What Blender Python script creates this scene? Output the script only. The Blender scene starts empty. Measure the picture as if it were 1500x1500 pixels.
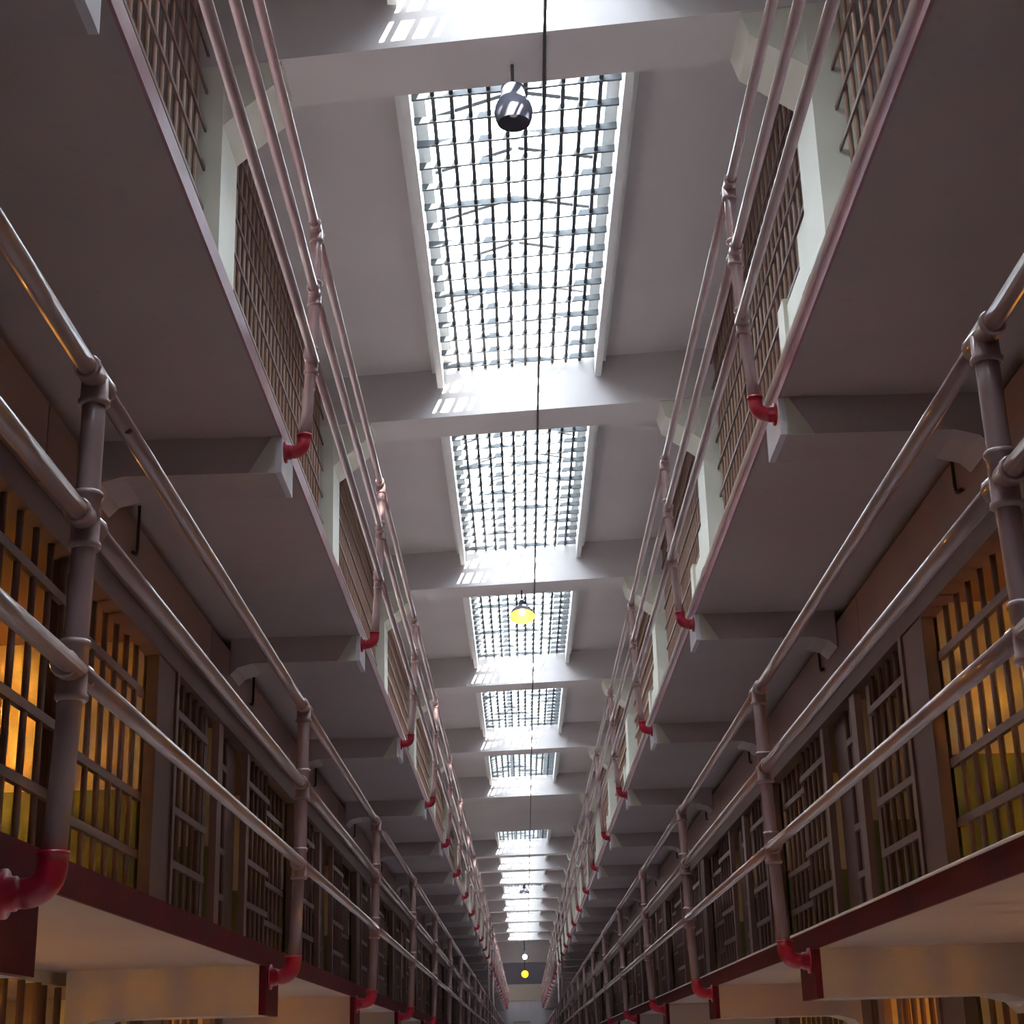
import bpy, bmesh, math, random
from mathutils import Vector, Matrix
random.seed(7)
SC = bpy.context.scene
C = SC.collection
CZ = 2.0                      # camera height above the ground floor

# ------------------------------------------------------------------ camera
F_PX, PITCH, YAW, ROLL = 2356.025, 0.3265745, 0.0013284, -0.0282452
def pix_dir(x, y):
    a = (x-750)/F_PX; b = (750-y)/F_PX
    c, s = math.cos(ROLL), math.sin(ROLL); xx = c*a-s*b; u = s*a+c*b
    c, s = math.cos(PITCH), math.sin(PITCH); yy = c-s*u; z = s+c*u
    c, s = math.cos(YAW), math.sin(YAW)
    return Vector((c*xx+s*yy, -s*xx+c*yy, z))
fw = pix_dir(750, 750)
rt = (pix_dir(751, 750)-fw).normalized(); up = (pix_dir(750, 749)-fw).normalized(); fw.normalize()
cd = bpy.data.cameras.new('camera'); cam = bpy.data.objects.new('camera', cd); C.objects.link(cam)
cam.matrix_world = Matrix(((rt.x, up.x, -fw.x, 0), (rt.y, up.y, -fw.y, 0), (rt.z, up.z, -fw.z, CZ), (0, 0, 0, 1)))
cd.sensor_width = 36; cd.lens = F_PX/1500*36; cd.clip_start = 0.05; cd.clip_end = 600
SC.camera = cam
SC.cycles.transparent_max_bounces = 64

# ------------------------------------------------------------------ sky, sun, exposure
SKY, SUN, EXPOSURE = 7.5, 18.0, 1.32
w = bpy.data.worlds.new('sky'); SC.world = w; w.use_nodes = True
bg = w.node_tree.nodes['Background']; bg.inputs[0].default_value = (0.80, 0.90, 1.0, 1); bg.inputs[1].default_value = SKY
sd = bpy.data.lights.new('sun', 'SUN'); sd.energy = SUN; sd.angle = 0.01; sd.color = (1, 0.96, 0.9)
so = bpy.data.objects.new('sun', sd); C.objects.link(so)
so.rotation_euler = Vector((-0.48, 1.60, -1.0)).to_track_quat('-Z', 'Y').to_euler()
so.location = (3, -4, 14)
vs = SC.view_settings
vs.view_transform = 'Standard'; vs.look = 'None'; vs.gamma = 1; vs.exposure = EXPOSURE; vs.use_curve_mapping = False

# ------------------------------------------------------------------ materials
MATS = {}
def mat(name, col, rough=0.5, var=0.12, scale=3.0, bump=0.05, metal=0.0, wear=None, wear_amt=0.0, coat=0.0):
    m = bpy.data.materials.new(name); m.use_nodes = True; nt = m.node_tree; n = nt.nodes; l = nt.links
    p = n['Principled BSDF']; p.inputs['Roughness'].default_value = rough; p.inputs['Metallic'].default_value = metal
    p.inputs['Coat Weight'].default_value = coat
    tc = n.new('ShaderNodeTexCoord')
    nz = n.new('ShaderNodeTexNoise'); nz.inputs['Scale'].default_value = scale; nz.inputs['Detail'].default_value = 4
    l.new(tc.outputs['Object'], nz.inputs['Vector'])
    rp = n.new('ShaderNodeValToRGB'); rp.color_ramp.elements[0].position = 0.3; rp.color_ramp.elements[1].position = 0.7
    rp.color_ramp.elements[0].color = tuple(c*(1-var) for c in col)+(1,)
    rp.color_ramp.elements[1].color = tuple(min(1, c*(1+var)) for c in col)+(1,)
    l.new(nz.outputs['Fac'], rp.inputs['Fac'])
    out = rp.outputs['Color']
    if wear:
        n2 = n.new('ShaderNodeTexNoise'); n2.inputs['Scale'].default_value = 11; n2.inputs['Detail'].default_value = 6
        l.new(tc.outputs['Object'], n2.inputs['Vector'])
        r2 = n.new('ShaderNodeValToRGB'); r2.color_ramp.elements[0].position = 0.62; r2.color_ramp.elements[1].position = 0.70
        l.new(n2.outputs['Fac'], r2.inputs['Fac'])
        mt = n.new('ShaderNodeMath'); mt.operation = 'MULTIPLY'; mt.inputs[1].default_value = wear_amt
        l.new(r2.outputs['Color'], mt.inputs[0])
        mx = n.new('ShaderNodeMix'); mx.data_type = 'RGBA'
        l.new(mt.outputs[0], mx.inputs[0]); l.new(out, mx.inputs[6]); mx.inputs[7].default_value = tuple(wear)+(1,)
        out = mx.outputs[2]
    l.new(out, p.inputs['Base Color'])
    if bump:
        bp = n.new('ShaderNodeBump'); bp.inputs['Strength'].default_value = bump; bp.inputs['Distance'].default_value = 0.01
        n3 = n.new('ShaderNodeTexNoise'); n3.inputs['Scale'].default_value = scale*9; n3.inputs['Detail'].default_value = 3
        l.new(tc.outputs['Object'], n3.inputs['Vector']); l.new(n3.outputs['Fac'], bp.inputs['Height'])
        l.new(bp.outputs['Normal'], p.inputs['Normal'])
    MATS[name] = m
    return m
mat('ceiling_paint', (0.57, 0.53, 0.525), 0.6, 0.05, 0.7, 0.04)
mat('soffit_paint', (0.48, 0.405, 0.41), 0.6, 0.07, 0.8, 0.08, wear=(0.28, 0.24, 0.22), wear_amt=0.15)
mat('column_paint', (0.66, 0.65, 0.55), 0.5, 0.05, 1.5, 0.05)
mat('bracket_lit', (0.70, 0.67, 0.72), 0.4, 0.06, 4, 0.05)  # light washing the third tier bracket faces is put into this pale colour
mat('rail_paint', (0.32, 0.20, 0.197), 0.42, 0.08, 5, 0.0, coat=0.6)
MATS['rail_paint'].node_tree.nodes['Principled BSDF'].inputs['Coat Roughness'].default_value = 0.10
mat('red_paint', (0.40, 0.012, 0.035), 0.3, 0.15, 6, 0.08, coat=0.3)
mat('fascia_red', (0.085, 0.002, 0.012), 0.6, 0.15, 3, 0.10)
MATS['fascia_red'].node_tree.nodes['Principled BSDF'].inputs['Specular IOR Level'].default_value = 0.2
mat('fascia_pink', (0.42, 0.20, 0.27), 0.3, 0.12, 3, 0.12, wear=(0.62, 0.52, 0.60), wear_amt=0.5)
mat('nosing_paint', (0.86, 0.80, 0.80), 0.2, 0.06, 4, 0.08)
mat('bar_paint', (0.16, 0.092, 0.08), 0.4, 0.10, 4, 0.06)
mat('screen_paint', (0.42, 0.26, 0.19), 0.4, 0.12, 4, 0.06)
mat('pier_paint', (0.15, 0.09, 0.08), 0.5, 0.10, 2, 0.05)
mat('housing_paint', (0.27, 0.16, 0.14), 0.45, 0.08, 1.2, 0.05)
mat('dark_steel', (0.03, 0.033, 0.04), 0.5, 0.1, 6, 0.05)
mat('grid_steel', (0.05, 0.055, 0.06), 0.45, 0.1, 6, 0.05)
mat('white_metal', (0.75, 0.76, 0.74), 0.4, 0.05, 4, 0.03)
mat('cable_rubber', (0.02, 0.02, 0.02), 0.5, 0.1, 6, 0.0)
mat('lamp_grey', (0.13, 0.13, 0.17), 0.8, 0.05, 6, 0.03)
mat('lamp_cream', (0.80, 0.62, 0.25), 0.4, 0.05, 6, 0.0)
mat('floor_concrete', (0.46, 0.42, 0.40), 0.3, 0.1, 1.0, 0.03)
mat('end_taupe', (0.42, 0.37, 0.34), 0.7, 0.05, 1, 0.02)
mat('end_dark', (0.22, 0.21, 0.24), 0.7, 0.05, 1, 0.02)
mat('end_beige', (0.50, 0.44, 0.35), 0.7, 0.05, 1, 0.02)
mat('end_grey', (0.62, 0.60, 0.62), 0.7, 0.05, 1, 0.02)
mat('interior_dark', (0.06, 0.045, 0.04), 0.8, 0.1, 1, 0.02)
mat('tier_cream', (0.56, 0.45, 0.30), 0.6, 0.08, 1.2, 0.05)

def two_tone():
    m = bpy.data.materials.new('cell_two_tone'); m.use_nodes = True; nt = m.node_tree; n = nt.nodes; l = nt.links
    p = n['Principled BSDF']; p.inputs['Roughness'].default_value = 0.55
    g = n.new('ShaderNodeNewGeometry'); sx = n.new('ShaderNodeSeparateXYZ'); l.new(g.outputs['Position'], sx.inputs[0])
    md = n.new('ShaderNodeMath'); md.operation = 'GREATER_THAN'; md.inputs[1].default_value = CZ+1.5
    l.new(sx.outputs['Z'], md.inputs[0])
    m2 = n.new('ShaderNodeMath'); m2.operation = 'COMPARE'; m2.inputs[1].default_value = CZ-0.25; m2.inputs[2].default_value = 0.70
    l.new(sx.outputs['Z'], m2.inputs[0])
    m3 = n.new('ShaderNodeMath'); m3.operation = 'MAXIMUM'; l.new(md.outputs[0], m3.inputs[0]); l.new(m2.outputs[0], m3.inputs[1])
    mx = n.new('ShaderNodeMix'); mx.data_type = 'RGBA'; l.new(m3.outputs[0], mx.inputs[0])
    mx.inputs[6].default_value = (0.20, 0.22, 0.08, 1); mx.inputs[7].default_value = (0.72, 0.60, 0.38, 1)
    l.new(mx.outputs[2], p.inputs['Base Color'])
    MATS['cell_two_tone'] = m
two_tone()
def emit(name, col, s):
    m = bpy.data.materials.new(name); m.use_nodes = True; p = m.node_tree.nodes['Principled BSDF']
    p.inputs['Base Color'].default_value = (0, 0, 0, 1)
    p.inputs['Emission Color'].default_value = tuple(col)+(1,); p.inputs['Emission Strength'].default_value = s
    MATS[name] = m
emit('bulb_warm', (1.0, 0.72, 0.30), 2.5)
emit('bulb_orange', (1.0, 0.36, 0.02), 1.3)
emit('bulb_blue', (0.75, 0.85, 1.0), 30.0)
mat('bulb_off', (0.75, 0.75, 0.75), 0.1, 0.02, 5, 0.0)
def glass():
    m = bpy.data.materials.new('skylight_glass'); m.use_nodes = True; nt = m.node_tree; n = nt.nodes; l = nt.links
    n.remove(n['Principled BSDF'])
    t = n.new('ShaderNodeBsdfTransparent'); t.inputs[0].default_value = (0.96, 0.985, 0.995, 1)
    g = n.new('ShaderNodeBsdfGlossy'); g.inputs['Roughness'].default_value = 0.05
    mx = n.new('ShaderNodeMixShader'); mx.inputs[0].default_value = 0.04; l.new(t.outputs[0], mx.inputs[1]); l.new(g.outputs[0], mx.inputs[2])
    l.new(mx.outputs[0], n['Material Output'].inputs['Surface'])
    MATS['skylight_glass'] = m
glass()

# ------------------------------------------------------------------ mesh helpers
def box(bm, x0, x1, y0, y1, z0, z1, sh=0.0):
    x0, x1 = min(x0, x1), max(x0, x1)
    n = max(1, int(math.ceil((y1-y0)/6.0)))          # long boxes get cross loops
    rings = []
    for k in range(n+1):
        y = y0+(y1-y0)*k/n
        rings.append([bm.verts.new((x, y+sh*x, z)) for x, z in ((x0, z0), (x1, z0), (x1, z1), (x0, z1))])
    bm.faces.new(rings[0]); bm.faces.new(rings[-1][::-1])
    for k in range(n):
        for i in range(4):
            bm.faces.new((rings[k][i], rings[k+1][i], rings[k+1][(i+1) % 4], rings[k][(i+1) % 4]))
def prism(bm, poly, axis, a, b, sh=0.0):
    """poly of 2-D points extruded from a to b along axis ('y': poly is (x,z); 'x': poly is (y,z))"""
    def P(p, t): return (p[0], t+sh*p[0], p[1]) if axis == 'y' else (t, p[0], p[1])
    A = [bm.verts.new(P(p, a)) for p in poly]; B = [bm.verts.new(P(p, b)) for p in poly]; n = len(poly)
    bm.faces.new(A); bm.faces.new(B[::-1])
    for i in range(n): bm.faces.new((A[i], B[i], B[(i+1) % n], A[(i+1) % n]))
def tube(bm, pts, rad, seg=10, cap=True):
    pts = [Vector(p) for p in pts]
    rad = rad if isinstance(rad, (list, tuple)) else [rad]*len(pts)
    rings = []; ref = None
    for i, p in enumerate(pts):
        d = (pts[min(i+1, len(pts)-1)]-pts[max(i-1, 0)]).normalized()
        if ref is None: ref = Vector((1, 0, 0)) if abs(d.x) < 0.9 else Vector((0, 1, 0))
        a = (ref-d*ref.dot(d)).normalized(); b = d.cross(a); ref = a
        rings.append([bm.verts.new(p+(a*math.cos(2*math.pi*k/seg)+b*math.sin(2*math.pi*k/seg))*rad[i]) for k in range(seg)])
    for i in range(len(rings)-1):
        for k in range(seg):
            f = bm.faces.new((rings[i][k], rings[i][(k+1) % seg], rings[i+1][(k+1) % seg], rings[i+1][k])); f.smooth = True
    if cap: bm.faces.new(rings[0][::-1]); bm.faces.new(rings[-1])
def lathe(bm, prof, seg=24, loc=(0, 0, 0)):
    rings = [[bm.verts.new((loc[0]+r*math.cos(2*math.pi*k/seg), loc[1]+r*math.sin(2*math.pi*k/seg), loc[2]+z)) for k in range(seg)] for r, z in prof]
    for i in range(len(rings)-1):
        for k in range(seg):
            f = bm.faces.new((rings[i][k], rings[i][(k+1) % seg], rings[i+1][(k+1) % seg], rings[i+1][k])); f.smooth = True
CACHE = {}
def mesh(key, fn, m):
    """mesh data built once for each key"""
    if key in CACHE: return CACHE[key]
    bm = bmesh.new(); fn(bm); bmesh.ops.recalc_face_normals(bm, faces=bm.faces)
    me = bpy.data.meshes.new(key if isinstance(key, str) else str(key[0])); bm.to_mesh(me); bm.free()
    me.materials.append(MATS[m]); CACHE[key] = me
    return me
UID = [0]
def once(fn, m, nm='mesh'):
    UID[0] += 1
    return mesh((nm, UID[0]), fn, m)
def thing(name, label, cat, loc=(0, 0, 0), group=None, kind=None):
    o = bpy.data.objects.new(name, None); C.objects.link(o); o.location = loc
    o.empty_display_size = 0.1
    if kind: o['kind'] = kind
    if label: o['label'] = label
    if cat: o['category'] = cat
    if group: o['group'] = group
    return o
WL = {}
def part(parent, name, me, loc=(0, 0, 0), rz=0.0, kind=None, label=None, scale=None):
    """a part at world location loc, parented with its offset to the parent's world location"""
    o = bpy.data.objects.new(name, me); C.objects.link(o); o.parent = parent
    pl = WL.get(parent.name, Vector(parent.location)); WL[o.name] = Vector(loc)
    o.location = Vector(loc)-pl; o.rotation_euler = (0, 0, rz)
    if scale: o.scale = scale
    if kind: o['kind'] = kind
    if label: o['label'] = label
    return o
def solo(name, me, label, cat, loc=(0, 0, 0), group=None, kind=None):
    o = bpy.data.objects.new(name, me); C.objects.link(o); o.location = loc
    if label: o['label'] = label
    if cat: o['category'] = cat
    if group: o['group'] = group
    if kind: o['kind'] = kind
    return o

# ------------------------------------------------------------------ dimensions (z here is height above the ground floor)
D = 3.9                       # post spacing
YA, YB = -9.0, 108.0          # ends of the hall
NPOST = 27
SH = -0.13                    # the roof frames stand slightly askew to the hall
BV = [1.4157, 2.4397, 3.4492, 4.468, 5.505, 6.5463, 7.5134, 8.5494, 9.2641, 10.0214, 11.0055, 11.9614, 12.9574, 14.0496, 15.0617]
BEAM_Y = [6.77*v+0.02 for v in BV]
BEAM_Y = [BEAM_Y[0]-13.88, BEAM_Y[0]-6.94]+BEAM_Y
BW = 0.60                     # beam width
ZB, ZC = CZ+6.77, CZ+7.35     # beam soffit, ceiling
SKX0, SKX1 = -0.70, 0.98      # skylight well
SIDES = {
 'left':  dict(s=-1, post=(-1.001, -0.9586), edge=(-1.14, -1.10), wall=-2.10, col=-1.95, screen=-2.09, y0=(-0.297, -0.406), pier0=9.13, back=-4.7),
 'right': dict(s=1, post=(1.1363, 1.1334), edge=(1.275, 1.27), wall=2.32, col=2.10, screen=2.27, y0=(-0.406, -0.726), pier0=8.75, back=4.9),
}
L_BACK, R_BACK = -4.7, 4.9
TIERZ = (CZ+0.415, CZ+2.895)  # underside of the two walkway slabs
SLAB_T = 0.085
RAILZ = ((CZ+0.423, CZ+0.865, CZ+1.228, CZ+1.591), (CZ+2.9025, CZ+3.3318, CZ+3.7042, CZ+4.0696))

# ------------------------------------------------------------------ shell
def f_floor(bm): box(bm, -4.8, 5.0, YA, YB+3, -0.2, 0)
solo('floor', once(f_floor, 'floor_concrete', 'floor'), None, None, kind='structure')
def f_wl(bm): box(bm, -5.0, -4.7, YA, YB+3, 0, ZC+0.35)
def f_wr(bm): box(bm, 4.9, 5.2, YA, YB+3, 0, ZC+0.35)
solo('wall_left', once(f_wl, 'interior_dark', 'wall'), None, None, kind='structure')
solo('wall_right', once(f_wr, 'interior_dark', 'wall'), None, None, kind='structure')
def f_front(bm):
    box(bm, -4.7, 4.9, YA-0.3, YA, 0, ZC+0.35)
solo('wall_front', once(f_front, 'end_taupe', 'wall'), None, None, kind='structure')
NO_SKY = {7}                  # bay after this beam has no skylight
def f_ceil(bm):
    z0, z1 = ZC, ZC+0.3
    box(bm, -4.7, SKX0, YA, YB+3, z0, z1); box(bm, SKX1, 4.9, YA, YB+3, z0, z1)
    yprev = YA-0.2
    for i, y in enumerate(BEAM_Y):
        solid_to = y+BW+0.0
        nxt = BEAM_Y[i+1] if i+1 < len(BEAM_Y) else YB+3
        if i in NO_SKY or i == len(BEAM_Y)-1: solid_to = nxt
        a = y if i else YA-0.5
        box(bm, SKX0, SKX1, a, solid_to, z0, z1, SH)
solo('ceiling', once(f_ceil, 'ceiling_paint', 'ceiling'), None, None, kind='structure')

# end wall in four stacked bands
er = thing('wall_end', None, None, (0, YB, 0), kind='structure')
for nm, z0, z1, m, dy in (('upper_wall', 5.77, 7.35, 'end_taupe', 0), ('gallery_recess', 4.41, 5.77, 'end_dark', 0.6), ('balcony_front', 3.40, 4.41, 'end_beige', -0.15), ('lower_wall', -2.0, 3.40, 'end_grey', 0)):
    part(er, nm, once(lambda bm: box(bm, -4.7, 4.9, dy, 1.2, CZ+z0, CZ+z1), m, nm), (0, YB, 0))
dr = part(er, 'door_leaf', once(lambda bm: (box(bm, -0.75, 0.45, -0.08, 0, 0, CZ+2.9), box(bm, 0.5, 1.0, -0.08, 0, 0, CZ+2.9)), 'end_grey', 'door_leaf'), (0, YB, 0))
part(er, 'door_rail', once(lambda bm: (box(bm, -0.7, 0.4, -0.12, -0.08, CZ+2.0, CZ+2.15), box(bm, -0.7, 0.4, -0.12, -0.08, CZ+0.6, CZ+0.75)), 'end_taupe', 'door_rail'), (0, YB, 0))

solo('trim_7', once(lambda bm: box(bm, L_BACK, R_BACK, BEAM_Y[7]+BW, BEAM_Y[8], ZB, ZC, SH), 'ceiling_paint', 'dropped_ceiling'), None, None, kind='structure')

# ------------------------------------------------------------------ roof frames: beam, haunches, columns
ORD = ['first', 'second', 'third', 'fourth', 'fifth', 'sixth', 'seventh', 'eighth', 'ninth', 'tenth', 'eleventh', 'twelfth', 'thirteenth', 'fourteenth', 'fifteenth']
L, R = SIDES['left'], SIDES['right']
for i, y in enumerate(BEAM_Y):
    if i < 2: lab = 'white concrete roof frame overhead behind the picture edge, %s the photographer' % ('behind' if i == 0 else 'just above')
    else: lab = 'white concrete ceiling beam with haunched ends and columns, %s from the camera' % ORD[i-2]
    t = thing('ceiling_beam', lab, 'beam', (0, y, ZB), 'ceiling beams across the hall')
    part(t, 'span', mesh('span', lambda bm: box(bm, L['back'], R['back'], 0, BW, 0, ZC-ZB, SH), 'ceiling_paint'), (0, y, ZB))
    for S in (L, R):
        s, cx = S['s'], S['col']
        part(t, 'column', mesh(('column', s), lambda bm: box(bm, cx, cx+s*0.32, 0, BW, -(6.77-0.9-SLAB_T*0-2.08), 0, SH), 'column_paint'), (0, y, ZB))
        part(t, 'haunch', mesh(('haunch', s), lambda bm: prism(bm, [(cx, -0.48), (cx, 0), (cx-s*0.42, 0), (cx-s*0.37, -0.18)], 'y', 0.02, BW-0.02, SH), 'column_paint'), (0, y, ZB))

# ------------------------------------------------------------------ skylights
LB_X = [-0.53+0.15*k for k in range(10)]
RIDGE = 0.14
n_win = 0
for i in range(len(BEAM_Y)-1):
    if i in NO_SKY: continue
    y0, y1 = BEAM_Y[i]+BW, BEAM_Y[i+1]
    n_win += 1
    Ls = y1-y0
    wn = thing('window_%d' % n_win, None, None, (0, y0, ZC), kind='structure')
    near = i in (1, 2, 3)
    for sx, x in ((-1, SKX0), (1, SKX1)):
        part(wn, 'frame_board', once(lambda bm: (box(bm, x, x+sx*0.07, 0.0, Ls-0.02, -0.24, 0.02, 0), box(bm, x+sx*0.07, x+sx*0.13, 0.0, Ls-0.02, -0.06, 0.0, 0)), 'white_metal', 'frame_board'), (0, y0+SH*x, ZC))
        part(wn, 'kerb', once(lambda bm: box(bm, x-sx*0.10, x, 0.0, Ls, 0.08, 0.34, 0), 'white_metal', 'kerb'), (0, y0+SH*x, ZC))
    zg = ZC-0.02
    # bars along
    for x in LB_X:
        part(wn, 'grid_bar', mesh(('grid_bar', round(Ls, 3)), lambda bm: box(bm, -0.016, 0.016, 0, Ls, -0.012, 0.030), 'dark_steel'), (x, y0+SH*x, zg))
    ncb = int(Ls/0.355)
    cb_len = (SKX1-SKX0)
    if near:
        for k in range(ncb+1):
            yy = y0+Ls-0.12-k*0.355
            if yy < y0+0.05: break
            part(wn, 'cross_bar', mesh('cross_bar', lambda bm: box(bm, SKX0, SKX1, -0.012, 0.012, -0.03, 0.03, SH), 'grid_steel'), (0, yy, zg))
    else:
        def f(bm):
            for k in range(ncb+1):
                yy = Ls-0.12-k*0.355
                if yy > 0.05: box(bm, SKX0, SKX1, yy-0.012, yy+0.012, -0.03, 0.03, SH)
        part(wn, 'cross_bars', once(f, 'grid_steel', 'cross_bars'), (0, y0, zg), kind='stuff')
    # glazed gable roof above
    ze, zr = ZC+0.32, ZC+0.54
    nb = max(2, round(Ls/0.85)); st = Ls/nb
    part(wn, 'ridge', once(lambda bm: box(bm, RIDGE-0.03, RIDGE+0.03, 0, Ls, -0.03, 0.03), 'white_metal', 'ridge'), (0, y0+SH*RIDGE, zr))
    for k in range(nb+1):
        part(wn, 'rafter', mesh('rafter', lambda bm: prism(bm, [(SKX0-0.05, 0), (RIDGE, zr-ze), (SKX1+0.05, 0), (SKX1+0.05, 0.06), (RIDGE, zr-ze+0.06), (SKX0-0.05, 0.06)], 'y', -0.03, 0.03, SH), 'grid_steel'), (0, y0+k*st, ze))
        if k < nb:
            for xa, xb in ((SKX0-0.05, RIDGE), (SKX1+0.05, RIDGE)):
                part(wn, 'pane', mesh(('pane', round(st, 3), xa), lambda bm: bm.faces.new([bm.verts.new(q) for q in ((xa, 0.02+SH*xa, 0.05), (xb, 0.02+SH*xb, zr-ze+0.05), (xb, st-0.02+SH*xb, zr-ze+0.05), (xa, st-0.02+SH*xa, 0.05))]), 'skylight_glass'), (0, y0+k*st, ze))

# ------------------------------------------------------------------ walkways with brackets
def tname(side, ti): return '%s %s' % ('upper' if ti else 'lower', side)
for side, S in SIDES.items():
    s = S['s']
    for ti in (0, 1):
        zs = TIERZ[ti]; xe = S['edge'][ti]
        t = thing('walkway', 'cantilevered concrete walkway with red edge along the %s cells, %s tier' % (side, 'third' if ti else 'second'), 'walkway', (xe, 0, zs), 'cell tier walkways')
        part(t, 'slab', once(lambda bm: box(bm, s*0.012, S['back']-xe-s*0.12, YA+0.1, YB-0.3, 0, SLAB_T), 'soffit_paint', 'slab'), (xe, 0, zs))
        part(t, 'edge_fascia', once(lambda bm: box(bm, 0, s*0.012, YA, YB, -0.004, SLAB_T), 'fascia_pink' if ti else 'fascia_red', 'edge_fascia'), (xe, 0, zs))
        if s > 0: part(t, 'edge_nosing', once(lambda bm: tube(bm, [(0, YA+q*1.5, 0) for q in range(int((YB-YA)/1.5))], 0.018 if ti else 0.006, 8), 'nosing_paint', 'edge_nosing'), (xe-s*0.004, 0, zs+SLAB_T))
        dep = 0.21 if ti == 0 else 0.185
        W = abs(S['wall']-xe)-0.075
        for n in range(0, NPOST+1):
            yp = S['y0'][ti]+n*D-0.09
            if n == 0 and ti == 0 and False: continue
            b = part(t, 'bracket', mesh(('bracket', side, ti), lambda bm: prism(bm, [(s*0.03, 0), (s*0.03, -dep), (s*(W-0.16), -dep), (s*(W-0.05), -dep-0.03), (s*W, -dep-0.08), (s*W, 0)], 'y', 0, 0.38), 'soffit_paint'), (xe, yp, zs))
            part(b, 'bracket_face', mesh(('bracket_face', side, ti), lambda bm: box(bm, 0, s*0.03, 0, 0.38, -dep, 0), 'fascia_red' if ti == 0 else 'bracket_lit'), (xe, yp, zs))
            if ti: part(b, 'end_wedge', mesh(('end_wedge', side), lambda bm: prism(bm, [(s*0.03, -0.002), (s*0.03, -dep-0.004), (s*0.16, -dep-0.004), (s*0.05, -0.002)], 'y', -0.006, 0.0), 'column_paint'), (xe, yp, zs))

# ------------------------------------------------------------------ railings
PR, RR = 0.0285, 0.0235
def f_tee(bm, drop):
    # fitting where a rail crosses a post: sleeve along the rail, sleeve down the post, raised rims
    tube(bm, [(0, -0.085, 0), (0, -0.075, 0), (0, -0.07, 0), (0, 0.07, 0), (0, 0.075, 0), (0, 0.085, 0)], [0.030, 0.034, 0.0315, 0.0315, 0.034, 0.030], 12)
    z1 = 0.0 if drop else 0.062
    prof = [(0, 0, -0.072), (0, 0, -0.066), (0, 0, -0.058), (0, 0, -0.052)]
    rad = [0.034, 0.039, 0.039, 0.034]
    if drop: prof += [(0, 0, z1)]; rad += [0.033]
    else: prof += [(0, 0, 0.052), (0, 0, 0.058), (0, 0, 0.066), (0, 0, 0.072)]; rad += [0.034, 0.039, 0.039, 0.034]
    tube(bm, prof, rad, 14)
for side, S in SIDES.items():
    s = S['s']
    for ti in (0, 1):
        xp = S['post'][ti]; zz = RAILZ[ti]; xe = S['edge'][ti]
        t = thing('railing', 'salmon painted three-rail pipe railing on red elbows, %s tier, %s side' % ('third' if ti else 'second', side), 'railing', (xp, 0, zz[0]), 'pipe railings of the tiers')
        for k in (1, 2, 3):
            for n in range(-2, NPOST+1):        # one pipe length between each pair of fittings
                part(t, 'rail', mesh('rail', lambda bm: tube(bm, [(0, q*D/6, 0) for q in range(7)], RR, 14), 'rail_paint'), (xp, S['y0'][ti]+n*D, zz[k]))
        if s < 0 and ti == 0:
            dv = pix_dir(188, 632); q = dv*((xp+0.012)/dv.x)
            part(t, 'plug', once(lambda bm: lathe(bm, [(0.001, -0.009), (0.008, -0.006), (0.011, 0), (0.008, 0.006), (0.001, 0.009)], 10), 'cable_rubber', 'plug'), (xp+0.012, q.y, zz[3]-0.019), label='small black plug in the top rail')
        off = s*(0.030 if ti == 0 else 0.045)
        zf = 0.03
        for n in range(0, NPOST+1):
            yp = S['y0'][ti]+n*D
            def f_post(bm):
                H = zz[3]-zz[0]; pts = []
                for q in range(9):
                    u = q/8; pts.append((off*(1-u)**2.2, 0, H*u))
                tube(bm, pts, PR, 14)
            p = part(t, 'post', mesh(('post', side, ti), f_post, 'rail_paint'), (xp, yp, zz[0]))
            for k in (1, 2):
                u = (zz[k]-zz[0])/(zz[3]-zz[0])
                part(p, 'cross_fitting', mesh('cross_fitting', lambda bm: f_tee(bm, False), 'rail_paint'), (xp+off*(1-u)**2.2, yp, zz[k]))
            part(p, 'tee_fitting', mesh('tee_fitting', lambda bm: f_tee(bm, True), 'rail_paint'), (xp, yp, zz[3]))
            reach = abs(xe-xp)-abs(off)
            def f_elbow(bm):
                r = 0.055; pts = [(0, 0, 0.035), (0, 0, 0.025), (0, 0, 0.0249), (0, 0, 0)]; rad = [0.0375, 0.0375, 0.034, 0.034]
                for q in range(1, 8):
                    a = q/7*math.pi/2; pts.append((s*r*(1-math.cos(a)), 0, -r*math.sin(a))); rad.append(0.034)
                pts += [(s*(reach-0.035), 0, -r), (s*(reach-0.034), 0, -r), (s*(reach-0.012), 0, -r), (s*(reach-0.0119), 0, -r), (s*reach, 0, -r)]
                rad += [0.033, 0.0385, 0.0385, 0.055, 0.055]
                tube(bm, pts, rad, 16)
            part(p, 'elbow', mesh(('elbow', side, ti), f_elbow, 'red_paint'), (xp+off, yp, zz[0]), label='red painted pipe elbow')

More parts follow.
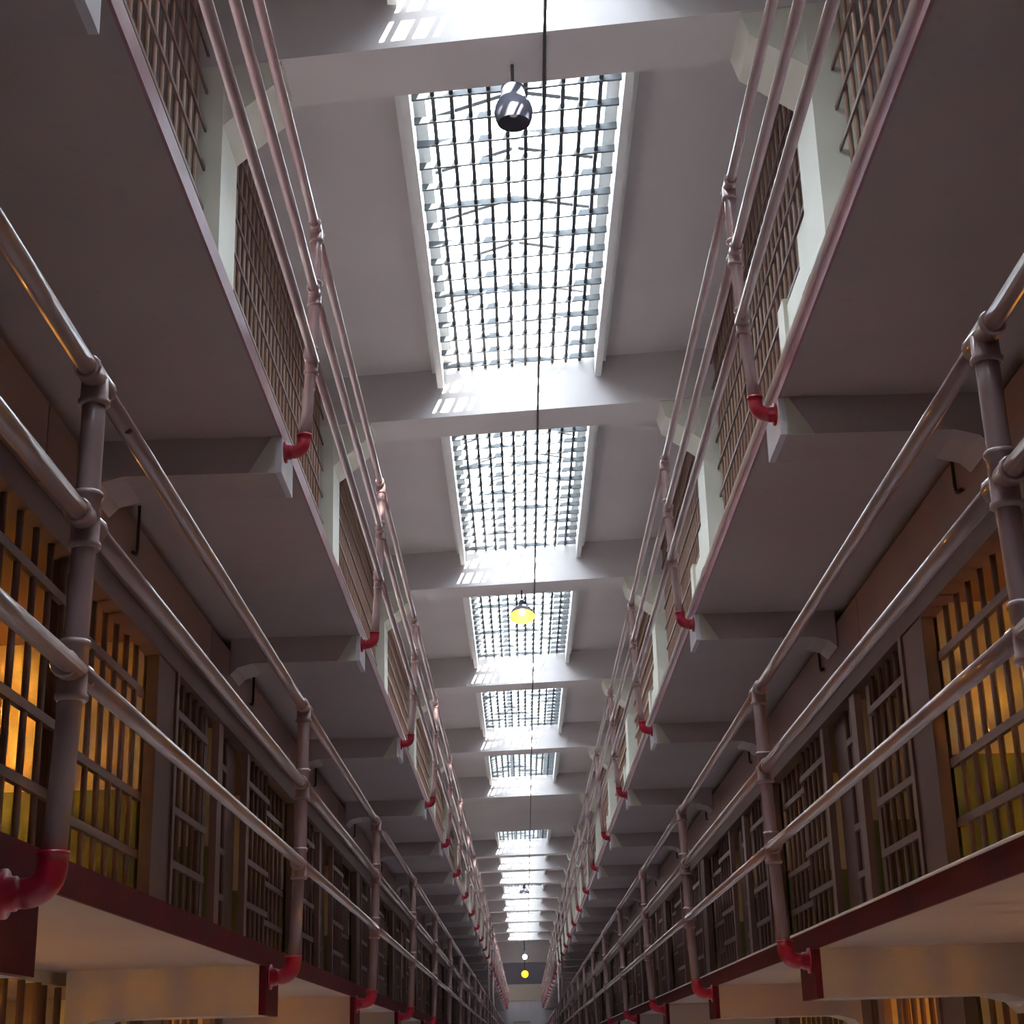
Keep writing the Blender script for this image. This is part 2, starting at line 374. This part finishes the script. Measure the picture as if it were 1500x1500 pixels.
# ------------------------------------------------------------------ cell fronts of the second tier (and the tops of the first tier)
PER = 5.8
LAMPS = []
BAR = lambda h: mesh(('cell_bar', round(h, 3)), lambda bm: tube(bm, [(0, 0, 0), (0, 0, h)], 0.017, 8), 'bar_paint')
def flat(w, h=0.045, d=0.03): return mesh(('flat', round(w, 3), h, d), lambda bm: box(bm, -d/2, d/2, 0, w, -h/2, h/2), 'bar_paint')
def upright(w, h, d, m): return mesh(('upright', round(w, 3), round(h, 3), d, m), lambda bm: box(bm, -d/2, d/2, 0, w, 0, h), m)
NTH = ['nearest']+['%s nearest' % w for w in ORD[1:]]+['%s nearest' % w for w in ('sixteenth', 'seventeenth', 'eighteenth', 'nineteenth', 'twentieth')]
for side, S in SIDES.items():
    s = S['s']; X = S['wall']
    nmod = int((YB-S['pier0'])/PER)+1
    for tier in (1, 0):
        zf = (TIERZ[0]+SLAB_T) if tier else 0.0
        ztop = CZ+2.36 if tier else CZ+0.36
        H = ztop-zf
        straps = [CZ+2.07, CZ+1.475, CZ+1.155, CZ+0.62] if tier else [CZ-0.1, CZ-0.7, CZ-1.5]
        for mi in range(-1, nmod):
            yb = S['pier0']+mi*PER
            if tier == 0 and mi > 1: continue
            far = mi > 2
            if yb+PER > YB: continue
            lab = '%s pair of barred cells on the %s of the %s tier' % (NTH[mi+1], side, 'second' if tier else 'first')
            t = thing('prison_cell', lab, 'cell', (X, yb, zf), '%s tier cells, %s' % ('second' if tier else 'first', side))
            if tier: part(t, 'lintel', mesh(('lintel', tier), lambda bm: box(bm, -0.05, 0.05, 0, PER, 0, 0.09), 'pier_paint'), (X, yb, ztop-0.085))
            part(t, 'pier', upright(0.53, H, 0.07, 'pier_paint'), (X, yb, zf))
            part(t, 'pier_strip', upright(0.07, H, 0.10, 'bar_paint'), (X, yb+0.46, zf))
            near1 = mi == -1
            if not near1: part(t, 'door_post', upright(0.17, H, 0.05, 'housing_paint'), (X, yb+2.0, zf))
            if not near1: part(t, 'door_post', upright(0.10, H, 0.05, 'housing_paint'), (X, yb+3.22, zf))
            if not near1: part(t, 'blind_panel', upright(0.62, H, 0.03, 'pier_paint'), (X+s*0.08, yb+2.6, zf))
            part(t, 'jamb', upright(0.10, H, 0.06, 'pier_paint'), (X+s*0.05, yb+(3.93 if near1 else 1.72), zf))
            secs = [(0.58, 1.66, 0.0, 0.22), (2.19, 2.62, s*0.04, 0.20), (3.36, 4.42, 0.0, 0.22), (4.46, 5.78, s*0.07, 0.235)]
            if near1: secs = [(0.58, 3.90, 0.0, 0.235), (4.14, 5.78, s*0.05, 0.235)]
            if far:
                def f(bm):
                    for a, b, dx, sp in secs:
                        k = int((b-a)/sp)
                        for q in range(k+1):
                            y = a+q*sp+0.03; tube(bm, [(dx, y, 0), (dx, y, H)], 0.017, 6)
                        for z in straps: box(bm, dx-0.015, dx+0.015, a, b, z-zf-0.022, z-zf+0.022)
                part(t, 'grille', mesh(('grille', side, tier), f, 'bar_paint'), (X, yb, zf), kind='stuff')
            else:
                for a, b, dx, sp in secs:
                    k = int((b-a)/sp)
                    for q in range(k+1):
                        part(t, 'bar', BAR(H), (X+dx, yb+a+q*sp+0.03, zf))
                    for z in straps: part(t, 'strap', flat(b-a), (X+dx-s*0.002, yb+a, z-(0.03 if dx else 0)))
            # partition walls between cells
            for dy, nm in ((0.02, 'a'), (2.62, 'b')):
                if near1 and nm == 'b': continue
                th = 0.40 if nm == 'a' else 0.6
                o = solo('wall_partition', mesh(('partition', side, tier, nm), lambda bm: box(bm, s*0.06 if nm == 'a' else s*0.12, S['back']-X, 0, th, 0, (2.4-0.5) if tier else H), 'cell_two_tone'), None, None, (X, yb+dy, zf), kind='structure')
    # cell ceiling, header and door-gear housing
    solo('trim_1' if s < 0 else 'trim_2', once(lambda bm: (box(bm, X-s*0.03, S['back'], YA, YB, CZ+2.36, CZ+2.46), box(bm, X, X+s*0.25, YA, YB, CZ+2.46, TIERZ[1])), 'pier_paint', 'header'), None, None, kind='structure')
    hs = thing('door_gear_housing', 'long salmon steel housing above the second tier cells, %s side' % side, 'housing', (X, 0, CZ+2.44))
    y = YA
    pan = 3.9
    n = 0
    while y < YB-0.1:
        part(hs, 'cover_panel', mesh(('cover_panel', s), lambda bm: box(bm, 0, -s*0.07, 0.006, pan-0.006, 0, 0.36), 'housing_paint'), (X, y+S['y0'][1]+0.4, CZ+2.44)); y += pan; n += 1
    # thin conduits dropping from the soffit
    for n in range(1, 12):
        yy = (8.27 if s < 0 else 7.62)+(n-1)*D
        solo('conduit', mesh(('conduit', s), lambda bm: tube(bm, [(0, 0, 0.30), (0, 0, 0.05), (0, s*-0.0-0.02, 0.01), (0, -0.10, 0)], 0.009, 8), 'cable_rubber'), 'thin dark conduit on the %s housing, %s from the camera' % (side, ORD[n-1]), 'conduit', (X-s*0.085, yy, CZ+2.60), 'conduits over the cells')
    # first tier: cream transom wall
    solo('trim_3' if s < 0 else 'trim_4', once(lambda bm: box(bm, X, S['back'], YA, YB, CZ+0.36, TIERZ[0]), 'tier_cream', 'transom'), None, None, kind='structure')
    # roof of the cell block under the screens
    solo('trim_5' if s < 0 else 'trim_6', once(lambda bm: (box(bm, X, S['back'], YA, YB, CZ+5.0, CZ+5.1), box(bm, X, X+s*0.1, YA, YB, CZ+2.98, CZ+5.0)), 'soffit_paint', 'block_roof'), None, None, kind='structure')

# ------------------------------------------------------------------ bar screens over the cell blocks
SB = 0.207
for side, S in SIDES.items():
    s = S['s']; X = S['screen']
    for i in range(1, len(BEAM_Y)):
        ya = BEAM_Y[i-1]+BW+SH*S['col']; yb2 = BEAM_Y[i]+SH*S['col']
        if i == 1: continue
        Ls = yb2-ya; z0 = CZ+5.1; H = ZC-z0
        t = thing('bar_screen', 'brown steel bar screen above the %s cell block, %s bay from the camera' % (side, ORD[i-2]), 'bar screen', (X, ya, z0), 'bar screens over the %s cells' % side)
        nb = int(Ls/SB)
        zst = [CZ+5.31+0.31*k for k in range(7)]
        if i <= 4:
            for q in range(nb):
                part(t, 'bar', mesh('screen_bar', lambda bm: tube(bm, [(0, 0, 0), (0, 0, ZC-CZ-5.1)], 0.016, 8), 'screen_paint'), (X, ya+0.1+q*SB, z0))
            for z in zst:
                part(t, 'strap', mesh(('screen_strap', round(Ls, 3)), lambda bm: box(bm, -0.008, 0.008, 0, Ls, -0.016, 0.016), 'bar_paint'), (X-s*0.02, ya, z))
        else:
            def f(bm):
                for q in range(nb): tube(bm, [(0, 0.1+q*SB, 0), (0, 0.1+q*SB, H)], 0.016, 5)
                for z in zst: box(bm, -0.03*s*1-0.012, -0.03*s+0.012, 0, Ls, z-z0-0.022, z-z0+0.022)
            part(t, 'grille', once(f, 'screen_paint', 'grille'), (X, ya, z0), kind='stuff')
        # cream junction box and duct by the column
        if s > 0:
            jb = thing('junction_box', 'cream junction box with duct beside the %s right column' % ORD[i-2], 'box', (X-0.16, yb2+BW+0.1, CZ+5.05), 'junction boxes beside the right columns')
            part(jb, 'box', mesh('jbox', lambda bm: box(bm, 0.0, 0.10, 0, 0.35, 0, 0.46), 'column_paint'), (X-0.16, yb2+BW+0.02, CZ+5.05))
            part(jb, 'duct', mesh('jduct', lambda bm: box(bm, 0.03, 0.10, 0, 0.75, 0, 0.38), 'column_paint'), (X-0.16, yb2+BW+0.37, CZ+4.95))
            part(jb, 'duct_end', mesh('jduct_end', lambda bm: box(bm, 0.0, 0.10, 0, 0.25, 0, 0.42), 'column_paint'), (X-0.16, yb2+BW+1.12, CZ+4.97))

# ------------------------------------------------------------------ full-height support poles far down the hall
for x, y, lab in ((-1.10, 53.5, 'nearer of two slim vertical poles at the far left walkway'), (-1.10, 61.2, 'farther of two slim vertical poles at the far left walkway'), (1.21, 51.2, 'nearer of two slim vertical poles at the far right walkway'), (1.21, 57.2, 'farther of two slim vertical poles at the far right walkway')):
    t = thing('support_pole', lab, 'pole', (x, y, 0), 'support poles far down the hall')
    part(t, 'shaft', mesh('pole_shaft', lambda bm: tube(bm, [(0, 0, 0), (0, 0, CZ+2.9)], 0.034, 10), 'rail_paint'), (x, y, 0))
    part(t, 'base_collar', mesh('pole_collar', lambda bm: tube(bm, [(0, 0, 0), (0, 0, 0.05)], 0.09, 12), 'rail_paint'), (x, y, 0))

# ------------------------------------------------------------------ pendant lamps and the cable along the beams
def pendant(lab, loc, dia, top, out_m, in_m, bulb_m, power, col, deep=False, tilt=0.0):
    t = thing('pendant_lamp', lab, 'lamp', loc, 'pendant lamps down the hall')
    r = dia/2
    if deep:
        prof = [(r*0.84, -0.60*r), (r*0.96, -0.30*r), (r, 0.0*r), (r*0.97, 0.30*r), (r*0.86, 0.60*r), (r*0.70, 0.85*r), (r*0.64, 1.1*r), (r*0.62, 1.5*r), (r*0.3, 1.62*r), (0.001, 1.64*r)]
        inn = [(r*0.84, -0.60*r), (r*0.92, -0.30*r), (r*0.96, 0.0*r), (r*0.92, 0.30*r), (r*0.80, 0.58*r), (r*0.40, 0.85*r), (0.001, 0.9*r)]
    else:
        prof = [(r, -0.42*r), (r*0.97, -0.25*r), (r*0.80, 0.15*r), (r*0.55, 0.42*r), (r*0.28, 0.62*r), (r*0.26, 1.0*r), (r*0.14, 1.2*r), (0.001, 1.22*r)]
        inn = [(r, -0.42*r), (r*0.94, -0.25*r), (r*0.77, 0.13*r), (r*0.52, 0.39*r), (r*0.24, 0.56*r), (0.001, 0.58*r)]
    part(t, 'shade', once(lambda bm: lathe(bm, prof), out_m, 'shade'), loc)
    part(t, 'shade_lining', once(lambda bm: lathe(bm, inn), in_m, 'shade_lining'), loc)
    part(t, 'stem', once(lambda bm: tube(bm, [(0, 0, 1.15*r), (0, 0, top-loc[2])], 0.012, 8), out_m, 'stem'), loc)
    part(t, 'bulb', once(lambda bm: lathe(bm, [(0.001, -0.22*r), (0.2*r, -0.15*r), (0.28*r, 0.02*r), (0.2*r, 0.25*r), (0.1*r, 0.42*r)], 16), bulb_m, 'bulb'), loc)
    if tilt:
        for ch in t.children:
            if ch.name.split('.')[0] in ('shade', 'shade_lining', 'bulb'): ch.rotation_euler = (tilt, 0, 0)
    if power:
        ld = bpy.data.lights.new('lamp_light', 'POINT'); ld.energy = power; ld.color = col; ld.shadow_soft_size = 0.05
        lo = bpy.data.objects.new('lamp_light', ld); C.objects.link(lo); lo.parent = t; lo.location = (0, 0, -0.35*r)
pendant('dark unlit pendant lamp hanging under the first ceiling beam', (0.105, 9.95, CZ+6.37), 0.275, ZB, 'lamp_grey', 'lamp_grey', 'bulb_off', 0, (1, 1, 1), True)
pendant('lit pendant lamp with golden bowl shade under the third beam', (0.145, 23.75, CZ+6.42), 0.38, ZB, 'lamp_grey', 'lamp_cream', 'bulb_warm', 1.0, (1, 0.7, 0.3), False, -0.42)
pendant('small pendant lamp silhouetted against the distant bright skylights', (0.155, 68.2, CZ+6.5), 0.42, ZB, 'lamp_grey', 'lamp_grey', 'bulb_off', 0, (1, 1, 1))
def globe(lab, loc, r, m, col, power):
    t = thing('globe_lamp', lab, 'lamp', loc, 'globe lamps at the far end')
    part(t, 'globe', once(lambda bm: lathe(bm, [(max(0.001, r*math.sin(a*math.pi/10)), -r*math.cos(a*math.pi/10)) for a in range(11)], 16), m, 'globe'), loc)
    part(t, 'stem', once(lambda bm: tube(bm, [(0, 0, r*0.9), (0, 0, ZC-loc[2])], 0.02, 6), 'dark_steel', 'stem'), loc)
globe('round bluish white lamp near the end wall, upper of two', (0.157, 105.0, CZ+5.94), 0.14, 'bulb_blue', None, 0)
globe('round orange lamp near the end wall, lower of two', (0.128, 102.8, CZ+4.80), 0.22, 'bulb_orange', None, 0)
solo('overhead_cable', once(lambda bm: tube(bm, [(0.325+0.06*q/39, YA+3*q, ZB-0.02) for q in range(39)], 0.011, 6), 'cable_rubber', 'cable'), 'thin black cable strung lengthwise under the ceiling beams', 'cable')

# ------------------------------------------------------------------ warm bulbs inside cells
def cell_bulb(side, y, x, z, power, lab, col=(1.0, 0.40, 0.05)):
    t = thing('cell_bulb', lab, 'bulb', (x, y, z), 'bare bulbs in the cells')
    part(t, 'bulb', mesh('cbulb', lambda bm: lathe(bm, [(0.001, -0.06), (0.03, -0.05), (0.038, -0.02), (0.025, 0.03), (0.015, 0.05)], 12), 'bulb_warm'), (x, y, z))
    part(t, 'socket', mesh('csocket', lambda bm: tube(bm, [(0, 0, 0.05), (0, 0, 0.10)], 0.022, 8), 'dark_steel'), (x, y, z))
    part(t, 'flex', mesh(('cflex', z > CZ+1), lambda bm: tube(bm, [(0, 0, 0.10), (0, 0, (0.36 if z > CZ+1 else 0.34))], 0.006, 6), 'cable_rubber'), (x, y, z))
    ld = bpy.data.lights.new('bulb_light', 'POINT'); ld.energy = power; ld.color = col; ld.shadow_soft_size = 0.03
    lo = bpy.data.objects.new('bulb_light', ld); C.objects.link(lo); lo.parent = t; lo.location = (0, 0, -0.09)
for side, S in SIDES.items():
    s = S['s']; X = S['wall']; p0 = S['pier0']
    for k, (dy, pw) in enumerate(((-0.5, 34.0), (1.35, 1.6), (5.3, 3.0), (8.0, 1.0), (11.1, 1.2), (16.9, 1.0))):
        cell_bulb(side, p0+dy, X+s*1.6, CZ+2.0, pw, 'warm bare bulb in the %s side second tier cells, %s from the camera' % (side, ORD[k]))
    for k, (dy, pw) in enumerate(((-3.5, 26), (0.75, 14), (5.0, 5))):
        cell_bulb(side, p0+dy, X+s*1.0, CZ+0.02, pw, 'warm bare bulb in the %s side first tier cells, %s from the camera' % (side, ORD[k]))

# ------------------------------------------------------------------ added lamps out of view on the first tier, warming the soffit above
for side, S in SIDES.items():
    s = S['s']
    for k in range(8):
        loc = (S['wall']-s*0.12, S['pier0']-5.55+k*PER*0.5, CZ-0.30)
        t = thing('added_warm_lamp', 'added unseen warm lamp on the first tier %s wall, %s from the camera' % (side, ORD[k]), 'lamp', loc, 'added lamps of the first tier')
        part(t, 'back_plate', mesh(('bplate', s), lambda bm: box(bm, s*0.10, s*0.02, -0.08, 0.08, -0.1, 0.1), 'dark_steel'), loc)
        part(t, 'globe', mesh('bglobe', lambda bm: lathe(bm, [(max(0.001, 0.06*math.sin(a*math.pi/8)), -0.06*math.cos(a*math.pi/8)) for a in range(9)], 12), 'bulb_warm'), loc)
        ld = bpy.data.lights.new('added_warm_light', 'POINT'); ld.energy = 0.35; ld.color = (1.0, 0.60, 0.26); ld.shadow_soft_size = 0.06
        lo = bpy.data.objects.new('added_warm_light', ld); C.objects.link(lo); lo.parent = t; lo.location = (-s*0.10, 0, 0.02)
